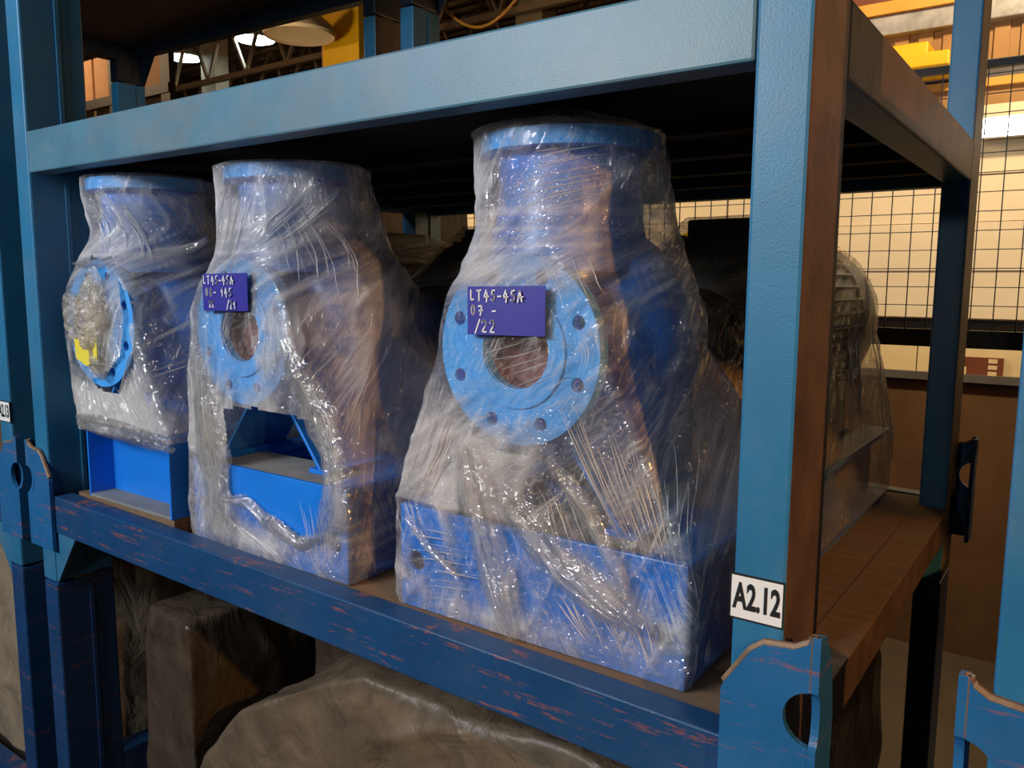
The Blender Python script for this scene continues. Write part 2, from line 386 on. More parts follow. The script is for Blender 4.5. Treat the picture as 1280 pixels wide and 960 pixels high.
MB().lathe([(0, .56), (.05, .58), (.16, .54), (.3, .38), (.42, .14), (.43, .02)], n=28, cap=False).build('dome', 'pale', t, smooth=True)
MB().tube([(0, 0, .4), (0, 0, 2.57)], .04).build('rod', 'truss', t)
t = thing('steel_column', 'yellow painted steel column rising behind the rack', 'column', (-10.35, 9.0, FZ))
box((-.42, -.2, 0), (.46, .2, 7.15-FZ)).build('shaft', 'yellow_paint', t, .01); box((-.56, -.1, 0), (-.42, .1, 7.0-FZ)).build('side_plate', 'crate', t)
# big timber screens far left
t = thing('timber_screen', 'tall tan boarded screen with dark posts seen far left above the top beam', 'screen', (-10.75, 5.0, FZ))
for k in range(6): box((-2.3+k*.62, 0, 0), (-2.3+k*.62+.56, .06, 6.0)).build('board', 'crate', t)
for k in range(4): box((-2.4+k*1.24, -.09, 0), (-2.2+k*1.24, -.01, 6.6)).build('post', 'rubber', t)
box((-2.4, -.1, 5.3), (1.5, -.005, 5.42)).build('rail', 'rubber', t)

# ------------------------------------------------------------------ pallet racks
PW, PD, L, D, ZT, HB = .08, .184, 2.245, 1.854, 1.012, .119
TIL = lambda x: -.0172*x       # front lower beam of every rack hangs a little lower on the right
def make_rack():
    t = thing('pallet_rack', '', 'rack', (0, 0, 0))
    for x0 in (-L, 0):
        for y0 in (0, D-PD):
            m = MB(); m.box((x0, y0, -.24), (x0+PW, y0+PD, 1.925))
            p = m.build('post', 'rack', t, .006)
            sd = 1 if x0 == 0 else -1
            xs = x0+PW if sd > 0 else x0
            # rib welded along the inner/side face
            xi = x0+PW
            if x0 < 0: box((xi, y0+.10, -.2), (xi+.006, y0+.112, 1.90)).build('rib', 'rack', p)
            box((x0+.004, y0+.06, 1.925), (x0+PW-.004, y0+PD-.06, 1.929)).build('cap', 'edge', p)
    fb = lambda a, b, nm, mt, **k: box(a, b).build(nm, mt, t, .005)
    fb((-L+PW+.0005, 0.0, ZT), (-.0005, .06, ZT+HB), 'top_beam', 'dusty'); fb((-L+PW, D-.06, ZT), (-.0005, D, ZT+HB), 'top_beam', 'rack')
    for x0 in (-L, 0): fb((x0+.0, PD+.0005, ZT), (x0+PW, D-PD-.0005, ZT+HB), 'side_beam', 'rack')
    for y0 in (0.0, D-.06):
        m = MB(); m.box((-L+PW+.0005, y0, -.112), (-.0005, y0+.06, .004), TIL); m.build('lower_beam', 'beam', t, .004)
    for x0 in (-L, 0):
        fb((x0, PD+.0005, -.11), (x0+PW, D-PD-.0005, -.008), 'lower_side_beam', 'beam')
    # deck: three plywood boards below, folded sheet above
    ys = [.062, .66, 1.26, D-.062]
    for a, b in zip(ys, ys[1:]): box((-L+PW+.002, a+.002, -.018), (-.002 if a < .1 or b > 1.7 else PW-.004, b-.002, 0)).build('deck_board', 'ply', t)
    box((-.002, PD+.004, -.006), (PW+.004, 1.66, .002)).build('deck_strip', 'ply', t)
    box((-L+PW+.001, .062, ZT+.050), (-.001, D-.062, ZT+.062)).build('top_deck', 'sheet', t)
    for k in range(4):
        y = .55+k*.32; box((-L+PW+.01, y, ZT+.012), (-.01, y+.05, ZT+.049)).build('deck_joist', 'sheet', t)
    # saddles: bent plates at the four feet, with a half-moon cut at the bend
    for side in (1, -1):
        for y0, fy in ((0, 1), (D, -1)):
            xc = .130 if side > 0 else -L-.032     # outer bend
            m = MB(); s_ = side; th = .012
            ru = .043; cz = .078
            def F(u): return xc-s_*max(u, .0062)                # u measured inward from the bend
            out = [(0, -.13), (0, cz-ru)]
            out += [(ru*math.sin(a), cz-ru*math.cos(a)) for a in np.linspace(.15, math.pi-.15, 12)]
            out += [(0, cz+ru), (0, .205), (.012, .192), (.03, .181), (.055, .178), (.075, .176), (.095, .160), (.118, .125), (.134, .100), (.138, .09), (.138, -.13)]
            dy = -.014 if fy > 0 else .014
            m.prism([out], lambda u, v, w_: (F(u), y0+(dy if fy > 0 else 0.002)+ (w_ if fy > 0 else w_), v), th)
            so = [(0, -.13), (0, cz-ru)]
            so += [(ru*.35*math.sin(a), cz-ru*math.cos(a)) for a in np.linspace(.15, math.pi-.15, 12)]
            so += [(0, cz+ru), (0, .205), (.03, .200), (.07, .15), (.09, .05), (.09, -.13)]
            m2 = MB(); m.prism([so], lambda u, v, w_: (xc+s_*(w_-.006), y0+(dy if fy > 0 else .014)+fy*u, v), th)
            p = m.build('saddle', 'saddle', t, .003)
            e = MB(); edge = [(F(u), y0+(-.008 if fy > 0 else .008), v+.001) for u, v in out[-11:-2]]
            e.tube(edge, .0066, 6); e.build('worn_edge', 'edge', p)
            g = MB(); xg = -.002 if side > 0 else -L+PW+.002
            # gusset under the lower beam
            gy = y0+.004 if fy > 0 else y0-.014
            zb = -.112+TIL(xg)
            inn = -1 if side > 0 else 1
            g.prism([[(0, zb), (.13, zb), (0, zb-.17)]], lambda u, v, w_: (xg+inn*u, gy+w_, v), .010)
            g.build('gusset', 'rack', t)
    return t
rack = make_rack()
rack['label'] = 'blue stacking rack in the centre holding the three film-wrapped pump sets'
rack['category'] = 'rack'; rack['group'] = 'blue stacking racks'
names = {(-1, 0): 'blue rack at the left edge beside the centre rack, level with the pump sets',
         (1, 0): 'blue rack post and foot at the right edge, level with the pump sets',
         (0, 1): 'blue rack stacked on top of the centre rack',
         (-1, 1): 'dark rack with flared foot stacked at upper left above the left rack',
         (0, -1): 'blue rack below the pump sets carrying the covered loads',
         (-1, -1): 'blue rack at the lower left edge holding the pale covered load',
         (1, -1): 'blue rack at the lower right under the right rack'}
DX = {-1: -2.48, 0: 0, 1: 2.590}
racks = {(0, 0): rack}
for (i, k), lab in names.items():
    c = copy_tree(rack); c.location = (DX[i], 0, 2.17*k); c['label'] = lab; racks[(i, k)] = c
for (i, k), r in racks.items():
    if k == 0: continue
    mt = MT['navy'] if k < 0 else MT['shade_dark']
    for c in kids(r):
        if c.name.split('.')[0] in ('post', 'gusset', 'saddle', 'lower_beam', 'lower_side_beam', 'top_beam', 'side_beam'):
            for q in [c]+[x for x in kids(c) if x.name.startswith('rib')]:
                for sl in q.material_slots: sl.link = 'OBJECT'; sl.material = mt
for c in kids(rack)+[c for c in kids(racks[(-1, 0)]) if max(v.co.y for v in c.data.vertices) > 1.7]:
    if c.name.split('.')[0] in ('post', 'side_beam', 'lower_side_beam') and max(v.co.x for v in c.data.vertices) > .05:
        c.data = c.data.copy(); c.data.materials.append(MT['rust'])
        for p in c.data.polygons:
            if p.normal.x > .9: p.material_index = 1
# location cards
def text_mesh(txt, size, name, mat, parent, loc, rot, bold=.0, sx=1.0):
    cu = bpy.data.curves.new(name, 'FONT'); cu.body = txt; cu.size = size; cu.align_x = 'CENTER'; cu.align_y = 'CENTER'
    cu.extrude = .0004; cu.offset = bold; cu.resolution_u = 3
    tmp = bpy.data.objects.new(name, cu); COL.objects.link(tmp)
    bpy.context.view_layer.update()
    me = bpy.data.meshes.new_from_object(tmp.evaluated_get(bpy.context.evaluated_depsgraph_get()))
    bpy.data.objects.remove(tmp); me.name = name; me.materials.clear(); me.materials.append(MT[mat])
    o = bpy.data.objects.new(name, me); COL.objects.link(o); o.parent = parent; o.location = loc; o.rotation_euler = rot; o.scale = (sx, 1, 1); return o
def rack_card(parent, x0, x1, z0, z1, txt, lab):
    bk = box((x0-.003, -.0022, z0-.003), (x1+.0, -.0002, z1+.003)).build('location_card', 'black', parent, label=lab)
    bk['label'] = lab
    f = box((x0, -.003, z0), (x1-.001, -.0021, z1)).build('card_face', 'white', bk)
    text_mesh(txt, .056, 'lettering', 'black', bk, ((x0+x1)/2, -.0034, (z0+z1)/2), (R(90), 0, 0), .0017, .53)
rack_card(rack, -.001, .077, .203, .268, 'A2.12', 'white location card reading A2.12')
rack_card(racks[(-1, 0)], .004, .082, .245, .308, 'A2.13', 'white location card on the left rack post')

# ------------------------------------------------------------------ pump sets
def stroke_text(lines, th, parent, name, mat, y):
    """handwriting: list of polylines in card metres -> flat pen strokes"""
    m = MB()
    for pl_ in lines:
        for a, b in zip(pl_, pl_[1:]):
            a, b = Vector((a[0], 0, a[1])), Vector((b[0], 0, b[1])); d = (b-a)
            if d.length < 1e-6: continue
            d.normalize(); nrm = Vector((-d.z, 0, d.x))*th; a2 = a-d*th*.6; b2 = b+d*th*.6
            vs = [a2+nrm, b2+nrm, b2-nrm, a2-nrm]
            m.add([v+Vector((0, y, 0)) for v in vs]+[v+Vector((0, y-.0006, 0)) for v in vs],
                  [(0,1,2,3),(7,6,5,4),(0,4,5,1),(1,5,6,2),(2,6,7,3),(3,7,4,0)])
    return m.build(name, mat, parent)
def arc(cx, cy, rx, ry, a0, a1, n=10): return [(cx+rx*math.cos(R(a0+(a1-a0)*k/n)), cy+ry*math.sin(R(a0+(a1-a0)*k/n))) for k in range(n+1)]
GL = {'L': [[(.1, 1), (.12, .05), (.6, .12)]], 'T': [[(.0, .95), (.7, 1)], [(.38, .97), (.36, 0)]],
      '4': [[(.45, 1), (.05, .35), (.85, .42)], [(.6, .75), (.52, -.1)]],
      '5': [[(.75, 1), (.3, .98), (.2, .6)]+arc(.35, .32, .32, .3, 80, -140)],
      '-': [[(.05, .42), (.6, .46)]], 'A': [[(.05, -.05), (.4, 1), (.75, 0)], [(.1, .4), (.95, .42)]],
      '0': [arc(.32, .5, .26, .5, 90, 450, 16)], '7': [[(.05, .9), (.65, 1), (.4, -.05)], [(.2, .45), (.8, .5)]],
      '8': [arc(.33, .75, .2, .24, 270, -90, 12)+arc(.33, .24, .25, .26, 90, 450, 12)],
      '1': [[(.1, .55), (.4, 1), (.36, 0)]], '/': [[(.0, -.1), (.7, 1.05)]],
      '2': [arc(.36, .72, .28, .28, 165, -40)+[(.08, .05), (.72, .05)]]}
def write(txt, x, z, h, w):
    r = []
    for ch in txt:
        if ch != ' ':
            for pl_ in GL[ch]: r.append([(x+u*w*.92, z+v*h) for u, v in pl_])
        x += w*(1.12 if ch not in '-1/' else .9)
    return r

def sample(me, mw, step=.03):
    pts = []
    co = [mw @ v.co for v in me.vertices]
    for e in me.edges:
        a, b = co[e.vertices[0]], co[e.vertices[1]]; n = max(1, int((b-a).length/step))
        for k in range(n+1): pts.append(tuple(a.lerp(b, k/n)))
    return pts
def vnoise(u, v, seed):
    r_ = np.random.default_rng(seed); g = r_.random((256, 256))
    iu, iv = np.floor(u).astype(int), np.floor(v).astype(int); fu, fv = u-iu, v-iv
    fu = fu*fu*(3-2*fu); fv = fv*fv*(3-2*fv)
    G = lambda a, b: g[a % 256, b % 256]
    return (G(iu, iv)*(1-fu)+G(iu+1, iv)*fu)*(1-fv)+(G(iu, iv+1)*(1-fu)+G(iu+1, iv+1)*fu)*fv
def fbm(u, v, seed, o=3):
    s = 0; a = 1; tot = 0
    for i in range(o): s = s+a*vnoise(u*2**i, v*2**i, seed+i); tot += a; a *= .5
    return s/tot
def wrap(points, c, zs, win, close, N, off=.004):
    """taut film round a point cloud: horizontal convex slices, closed vertically over short gaps"""
    P = np.array(points); nphi = 360
    ph = np.linspace(0, 2*np.pi, nphi, endpoint=False); dirs = np.stack([np.cos(ph), np.sin(ph)], 1)
    H = np.zeros((len(zs), nphi)); Q = P[:, :2]-np.array(c)
    for i, z in enumerate(zs):
        w_ = win; sel = np.abs(P[:, 2]-z) < w_
        while not sel.any(): w_ *= 1.5; sel = np.abs(P[:, 2]-z) < w_
        H[i] = np.maximum((Q[sel] @ dirs.T).max(0), .02)
    dz = zs[1]-zs[0]; lo, hi = close if isinstance(close, tuple) else (close, close); out = H.copy()
    for a in range(len(zs)):
        W = int((lo if zs[a] < .40 else hi)/dz)
        for b in range(a+2, min(a+W+1, len(zs))):
            tt = ((np.arange(a+1, b)-a)/(b-a))[:, None]; np.maximum(out[a+1:b], H[a]*(1-tt)+H[b]*tt, out=out[a+1:b])
    gapH = out-H; H = out
    for _ in range(2): H[1:-1] = np.maximum(H[1:-1]*.999, (H[:-2]+2*H[1:-1]+H[2:])/4)
    H = H+off
    # support -> radial -> arc-length resample
    fine = np.linspace(0, 2*np.pi, 1440, endpoint=False)+np.pi/2
    dd = np.cos(ph[:, None]-fine[None, :]); dd = np.where(dd > .04, dd, np.nan)
    rings_, us, gaps = [], [], []
    for i in range(len(zs)):
        r = np.nanmin(H[i][:, None]/dd, 0)
        x, y = r*np.cos(fine), r*np.sin(fine)
        x = np.append(x, x[0]); y = np.append(y, y[0])
        s = np.concatenate([[0], np.cumsum(np.hypot(np.diff(x), np.diff(y)))])
        q = np.linspace(0, s[-1], N+1)
        rings_.append(np.stack([np.interp(q, s, x)+c[0], np.interp(q, s, y)+c[1]], 1)); us.append(q)
        gq = np.interp(fine % (2*np.pi), ph, gapH[i], period=2*np.pi); gaps.append(np.interp(q, s, np.append(gq, gq[0])))
    return np.array(rings_), np.array(us), np.array(gaps)
def film_object(name, X, Y, Z, U, V, cloud, keep, parent, mat, label=None):
    """grid (rows, N+1) -> mesh with uv and cloud attribute"""
    nr, nc = X.shape
    vs = np.stack([X, Y, Z], -1).reshape(-1, 3)
    idx = np.arange(nr*nc).reshape(nr, nc)
    q = np.stack([idx[:-1, :-1], idx[:-1, 1:], idx[1:, 1:], idx[1:, :-1]], -1)[keep]
    me = bpy.data.meshes.new(name); me.from_pydata(vs.tolist(), [], q.reshape(-1, 4).tolist())
    uvl = me.uv_layers.new(name='UVMap'); li = np.empty(len(me.loops), np.int32); me.loops.foreach_get('vertex_index', li)
    uv = np.stack([U.reshape(-1)[li], V.reshape(-1)[li]], 1).astype(np.float32); uvl.data.foreach_set('uv', uv.reshape(-1))
    at = me.attributes.new('cloud', 'FLOAT', 'POINT'); at.data.foreach_set('value', cloud.reshape(-1).astype(np.float32))
    me.polygons.foreach_set('use_smooth', [True]*len(me.polygons))
    me.materials.append(MT[mat])
    o = bpy.data.objects.new(name, me); COL.objects.link(o); o.parent = parent
    if label: o['label'] = label
    return o

def flange(parent, name, mat, c, axis, r0, rb, nb, rh, r_in, th):
    """bolted ring flange with real bolt holes"""
    holes = [circ(rb*math.cos(2*math.pi*(k+.5)/nb+math.pi/2), rb*math.sin(2*math.pi*(k+.5)/nb+math.pi/2), rh, 12) for k in range(nb)]
    m = MB()
    f3 = (lambda u, v, w_: (c[0]+u, c[1]+w_, c[2]+v)) if axis == 'Y' else (lambda u, v, w_: (c[0]+u, c[1]+v, c[2]-w_))
    m.prism([circ(0, 0, r0, 56), circ(0, 0, r_in, 36)]+holes, f3, th)
    return m.build(name, mat, parent, .003)

def pump_set(loc, label, width, fx, fz, kind, clouds, holes, card, seed, peak=None, mcol='motor', short=0, zt=.985, vr=.255, close=(.34, .19)):
    t = thing('pump_set', label, 'pump', loc, 0, 'film-wrapped pump sets')
    h = width/2; BH = .225; BL = 1.66-short
    cloud_parts = []
    def B(m, nm, mat, parent=t, **k):
        o = m.build(nm, mat, parent, **k); cloud_parts.append(o); return o
    # --- base frame
    m = MB()
    if kind == 'plate':
        m.prism([[(-h, 0), (h, 0), (h, BH), (-h, BH)], circ(-h+.045, .105, .022, 16), circ(h-.045, .09, .022, 16)], lambda u, v, w_: (u, w_, v), .012)
        B(m, 'end_plate', 'pump', bevel=.002)
        yb = .012
    else:
        m.box((-h, .075, .0), (h, .085, BH)); m.box((-h, 0, 0), (-h+.008, .075, BH)); m.box((h-.008, 0, 0), (h, .075, BH))
        B(m, 'end_channel', 'pump')
        B(box((-h+.008, 0.0, 0), (h-.008, .075, .008)), 'channel_floor', 'dust'); B(box((-h+.008, 0, BH-.008), (h-.008, .075, BH)), 'channel_top', 'pump')
        yb = .085
    for s_ in (-1, 1):
        m = MB(); xo = s_*h; xi = s_*(h-.085)
        m.box((min(xo, xi), yb, 0), (max(xo, xi), BL, .012)); m.box((min(xo, xi), yb, BH-.012), (max(xo, xi), BL, BH))
        xw = s_*(h-.062); m.box((xw-.004, yb, .012), (xw+.004, BL, BH-.012))
        B(m, 'side_channel', 'pump')
    B(box((-h+.086, yb+.0, BH-.010), (h-.086, .17, BH-.001)), 'top_plate', 'dust' if kind == 'plate' else 'pump')
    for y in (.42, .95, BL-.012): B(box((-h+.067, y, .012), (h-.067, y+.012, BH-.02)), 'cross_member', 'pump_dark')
    # --- casing support: two raking legs and a saddle strap
    for s_ in (-1, 1):
        m = MB(); x0, x1 = fx+s_*(vr-.055), fx+s_*.06
        m.prism([[(x0-.006, BH), (x0+.006, BH), (x1+.006, fz-.17), (x1-.006, fz-.17)]], lambda u, v, w_: (u, .075+w_, v), .20)
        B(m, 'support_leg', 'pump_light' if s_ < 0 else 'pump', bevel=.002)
    for s_ in (-1, 1): B(box((fx+s_*(vr-.06)-.035, .07, BH), (fx+s_*(vr-.06)+.035, .28, BH+.012)), 'foot', 'pump')
    # --- volute casing, nozzles, flanges
    m = MB(); m.lathe([(.105, .10), (.12, .19*vr/.255), (.15, vr-.02), (.20, vr), (.27, vr), (.32, vr-.02), (.35, .19*vr/.255), (.36, .12)], (fx, 0, fz), 'Y', 48)
    vol = B(m, 'volute_casing', 'pump', smooth=True)
    m = MB(); m.lathe([(.028, .118), (.06, .112), (.105, .115), (.13, .14)], (fx, 0, fz), 'Y', 40, cap=False)
    B(m, 'suction_nozzle', 'pump_light', smooth=True)
    sf = flange(t, 'suction_flange', 'pump_light', (fx, 0, fz), 'Y', .183, .148, 8, .0135, .074, .030); cloud_parts.append(sf)
    m = MB(); m.prism([circ(0, 0, .112, 40), circ(0, 0, .076, 36)], lambda u, v, w_: (fx+u, -.005+w_, fz+v), .005)
    m.build('raised_face', 'pump_light', sf, .0015)
    m = MB(); m.lathe([(.002, .0745), (.10, .072)], (fx, 0, fz), 'Y', 36, cap=False); m.lathe([(.055, .072), (.058, .001)], (fx, 0, fz), 'Y', 36, cap=False)
    m.build('bore', 'primer', t, smooth=True)
    dx, dy = fx+(-.0), .185
    m = MB(); m.lathe([(fz+.15, .168), (fz+.24, .152), (zt-.10, .142), (zt-.035, .146)], (dx, dy, 0), 'Z', 40, cap=False)
    B(m, 'discharge_neck', 'pump', smooth=True)
    df = flange(t, 'discharge_flange', 'pump_light', (dx, dy, zt), 'Z', .182, .148, 8, .0135, .085, .034); cloud_parts.append(df)
    for k in range(2):
        a = .9+k*1.3; m = MB(); m.lathe([(0, .018), (.02, .018), (.02, .011), (.03, .011)], (fx+.225*math.cos(a), .35, fz+.225*math.sin(a)), 'Y', 6); B(m, 'casing_bolt', 'steel')
    # --- bearing bracket, coupling, motor
    m = MB(); m.lathe([(.35, .17), (.40, .13), (.50, .095), (.66, .095), (.70, .08)], (fx, 0, fz), 'Y', 32); B(m, 'bearing_bracket', 'pump', smooth=True)
    m = MB(); m.lathe([(.70, .06), (.71, .115), (.86, .115), (.87, .06)], (fx, 0, fz), 'Y', 28); B(m, 'coupling_guard', 'yellow_paint' if kind == 'none' else 'motor', smooth=True)
    B(box((fx-.10, .50, BH), (fx+.10, .60, fz-.08)), 'bracket_foot', 'pump')
    m = MB(); m.lathe([(.86, .05), (.88, .20), (.92, .262), (.95, .272), (1.55-short, .272), (1.56-short, .282), (1.72-short, .282), (1.76-short, .24), (1.77-short, .05)], (fx, 0, fz), 'Y', 48)
    mo = B(m, 'motor', mcol, smooth=True)
    fins = MB()
    for k in range(44):
        a = 2*math.pi*k/44
        p0, p1 = [(fx+rr*math.cos(a), 0, fz+rr*math.sin(a)) for rr in (.268, .292)]
        fins.bar((( p0[0]+p1[0])/2, .97, (p0[2]+p1[2])/2), ((p0[0]+p1[0])/2, 1.53, (p0[2]+p1[2])/2), .006, .026) if False else None
        t_ = Vector((-math.sin(a), 0, math.cos(a)))*.003
        q0, q1 = Vector(p0), Vector(p1)
        vs = [q0-t_, q0+t_, q1+t_, q1-t_]
        fins.rings([[v+Vector((0, yy, 0)) for v in vs] for yy in (.97, 1.53-short)])
    fo = fins.build('cooling_fins', mcol, mo); fo['kind'] = 'stuff'
    B(box((fx-.11, 1.02, fz+.25), (fx+.11, 1.30, fz+.312)), 'terminal_box', mcol, parent=mo, bevel=.008)
    for y in (1.0, 1.42-short):
        for s_ in (-1, 1): B(box((fx+s_*.20-.05, y, BH), (fx+s_*.20+.05, y+.08, fz-.18)), 'motor_foot', mcol)
    # --- film
    bpy.context.view_layer.update()
    pts = []
    for o in cloud_parts: pts += sample(o.data, Matrix.Identity(4))
    pts = np.array(pts)
    def skin(P, c, top, close, N, mat, pump, lab):
        zs = np.arange(.004, top+.001, .0075)
        rg, us, gap = wrap(P, c, zs, .012, close, N)
        rows = [rg]; zz = [np.repeat(z, N+1) for z in zs]; uu = [us]; vv = [np.repeat(z, N+1) for z in zs]; gg = [gap]
        last = rg[-1]; cen = np.array(c) if not pump else np.array([fx, .20])
        px_, pz_ = peak if (peak and pump) else (0, 0)
        for f in (.95, .88, .8, .7, .6, .45, .3, .15, .02):
            rows.append((cen+np.array([px_, 0])+(last-cen)*f)[None]); zz.append(np.repeat(zs[-1]+.004+pz_*(1-f)**.8, N+1))
            uu.append(us[-1][None]); vv.append(np.repeat(zs[-1]+(1-f)*.18, N+1)); gg.append(gap[-1][None]*0+.05)
        XY = np.concatenate(rows, 0); Z = np.array(zz); U = np.concatenate(uu, 0); V = np.array(vv); G = np.concatenate(gg, 0)
        X, Y = XY[..., 0], XY[..., 1]
        du = np.gradient(X, axis=1); dv = np.gradient(Y, axis=1); ln = np.hypot(du, dv)+1e-9
        nx, ny = dv/ln, -du/ln
        # broad pulled folds along the outward normal
        r1 = 1-np.abs(2*fbm((U+.35*V)*13, V*2.2-U*.6, seed, 2)-1); r2 = 1-np.abs(2*fbm((U-.5*V)*11, V*2.4+U*.6, seed+9, 2)-1)
        big = fbm(U*4, V*4, seed+20)
        amp = np.clip(big*2.2-.7, .05, 1)
        d = .009*(r1**3)*amp+.008*(r2**4)*(1-amp*.7)+.012*(big-.5)+.004
        if not pump: d = d*.5
        d = np.maximum(d*np.clip(V/.03, .25, 1), .0012)
        X = X+nx*d; Y = Y+ny*d; Z = np.maximum(Z+.006*(fbm(U*14, V*14+7, seed+5)-.5)*(V > .02), .003)
        cl = np.clip(fbm(U*5, V*5, seed+60)*1.9-.85, 0, 1)*.5*(.35+.65*np.clip(G/.03, 0, 1))+np.clip(G/.09, 0, 1)*.40
        if pump:
            front = (Y < .42)
            for (bx, bz, rx, rz, ang, am) in clouds:
                ca, sa = math.cos(ang), math.sin(ang); ex, ez = X-bx, Z-bz
                q = ((ex*ca+ez*sa)/rx)**2+((-ex*sa+ez*ca)/rz)**2
                cl = cl+front*am*.75*np.exp(-q*1.4)
        cl += np.clip(r1**10*amp*.5+r2**12*.35, 0, .45)
        cl = np.clip(cl, 0, 1)
        keep = np.ones((X.shape[0]-1, X.shape[1]-1), bool)
        Xc, Yc, Zc = X[:-1, :-1], Y[:-1, :-1], Z[:-1, :-1]
        for poly in (holes if pump else []):
            ins = np.zeros_like(keep); n = len(poly)
            for i in range(n):
                (xa, za), (xb, zb) = poly[i], poly[(i+1) % n]
                cond = ((za > Zc) != (zb > Zc)); xi = (xb-xa)*(Zc-za)/(zb-za+1e-12)+xa
                ins ^= cond & (Xc < xi)
            keep &= ~(ins & (Yc < .16))
        return film_object('stretch_film', X, Y, Z, U, V, cl, keep, t, mat, lab), X, Y, Z
    amp_k = 1
    film, X, Y, Z = skin(pts[pts[:, 1] < .60], (fx, .21), zt+.004, close, 420, 'film', True, 'clear wrinkled stretch film')
    _f, MX, MY, MZ = skin(pts[pts[:, 1] > .62], (fx, 1.2), fz+.316, .30, 300, 'film_motor', False, 'dusty film over the motor end')
    def surf(x, z, lim=None):
        dd = (X-x)**2+(Z-z)**2+np.where(Y > .40, 9, 0)+.0015*np.maximum(Y, 0); i = np.argmin(dd)
        if lim and math.hypot(X.reshape(-1)[i]-x, Z.reshape(-1)[i]-z) > lim: return None
        return Y.reshape(-1)[i]
    def strand(path, w0, folds=7, name='film_gather', mat='film_dense', push=.006, dep=.010, lab=None):
        """bunched film pulled along a path (x, z) on the front, lying on the film"""
        pp = [Vector((p[0], p[1])) for p in path]; segs = []
        for a, b in zip(pp, pp[1:]):
            n = max(2, int((b-a).length/.012)); segs += [a.lerp(b, k/n) for k in range(n)]
        segs.append(pp[-1]); nr = len(segs)
        ys = np.array([surf(p.x, p.y) for p in segs]); k = 9
        ys = np.convolve(np.pad(ys, k//2, mode='edge'), np.ones(k)/k, 'valid')
        nc = folds*4+1; i_ = np.arange(nr); a_ = np.linspace(-.5, .5, nc)
        run = np.concatenate([[0], np.cumsum([(q-p).length for p, q in zip(segs, segs[1:])])])
        tg = [(segs[min(i+2, nr-1)]-segs[max(i-2, 0)]).normalized() for i in range(nr)]
        pn = np.array([(-g.y, g.x) for g in tg]); sg = np.array([(p.x, p.y) for p in segs])
        wv = w0*(.75+.7*fbm(run*14+seed, run*0+.5, seed+70, 2))*np.clip(.45+1.6*np.minimum(i_, nr-1-i_)/nr*2, .45, 1)
        UU, VV = np.meshgrid(a_, run); AA = UU.copy()
        jj = AA+.10*(fbm(VV*30+AA*3, AA*5+3, seed+71, 2)-.5)
        XX = sg[:, :1]+pn[:, :1]*jj*wv[:, None]; ZZ = np.maximum(sg[:, 1:]+pn[:, 1:]*jj*wv[:, None], .004)
        fold = fbm(AA*folds*1.3+.8*VV*4, VV*3, seed+72, 2)
        YY = ys[:, None]-push-dep*.5*np.cos(AA*np.pi)-dep*fold*np.cos(AA*np.pi)
        endf = np.clip(np.minimum(i_, nr-1-i_)/max(3, nr*.18), 0, 1)[:, None]
        C = np.clip((.35+.6*fbm(AA*folds*1.3+.8*VV*4, VV*4, seed+3, 2))*(1-(2*np.abs(AA))**3)*(.25+.75*endf), 0, 1)
        return film_object(name, XX, YY, ZZ, AA*w0*1.5+seed, VV, C, np.ones((nr-1, nc-1), bool), film, mat, lab)
    # --- written card, on the film in front of the flange
    if card:
        cx, cz, cw, ch, rows_, pen = card
        yc = min(surf(cx+a, cz+b) for a in (-cw/2, 0, cw/2) for b in (-ch/2, 0, ch/2))-.009
        m = MB(); n = 8; top_, bot = [], []
        vs, fs = [], []
        for i in range(n+1):
            for j in range(5):
                u, v = i/n-.5, j/4-.5
                vs.append((cx+u*cw+(.004*v if False else 0), yc+.002*math.sin(u*5), cz+v*ch+.003*u))
        m.add(vs+[(a, b+.0012, c) for a, b, c in vs], [])
        k = len(vs)
        for i in range(n):
            for j in range(4):
                q = [i*5+j, (i+1)*5+j, (i+1)*5+j+1, i*5+j+1]; m.f.append(tuple(q)); m.f.append(tuple(p+k for p in q[::-1]))
        cd = m.build('written_card', 'card', t, label='violet-blue card with white handwriting')
        st = []
        for (txt, x, z, hh, ww) in rows_: st += write(txt, cx-cw/2+x, cz-ch/2+z, hh, ww)
        stroke_text(st, pen, cd, 'handwriting', 'white', yc-.0025)
    def creases(groups, side=(), name='pulled_creases'):
        """thin pulled ridges in the film: (start a, start b, end a, end b, count, radius) in front coordinates"""
        m = MB(); rr = random.Random(seed)
        for (a0, a1, b0, b1, n, rad) in groups:
            for k in range(n):
                u = (k+rr.uniform(-.45, .45))/max(1, n-1); u2 = min(1.05, max(-.05, u+rr.uniform(-.12, .12)))
                p = Vector((a0[0]+(a1[0]-a0[0])*u, a0[1]+(a1[1]-a0[1])*u)); q = Vector((b0[0]+(b1[0]-b0[0])*u2, b0[1]+(b1[1]-b0[1])*u2))
                t0 = rr.uniform(0, .35); t1 = rr.uniform(.6, 1.0); sag = rr.uniform(-.008, .008)
                pts_ = []
                for i in range(11):
                    f = t0+(t1-t0)*i/10; c_ = p.lerp(q, f); pts_.append((c_.x+sag*math.sin(math.pi*f), max(c_.y, .006)))
                yy = [surf(*c_, .014) for c_ in pts_]
                if None in yy: continue
                yy = np.convolve(np.pad(yy, 2, mode='edge'), np.ones(5)/5, 'valid')
                r0 = rad*rr.uniform(.4, 1.1)
                m.tube([(c_[0], y-.0015, c_[1]) for c_, y in zip(pts_, yy)], [max(.0002, r0*math.sin(math.pi*min(1, max(0, (i+.3)/10.6)))) for i in range(11)], 4)
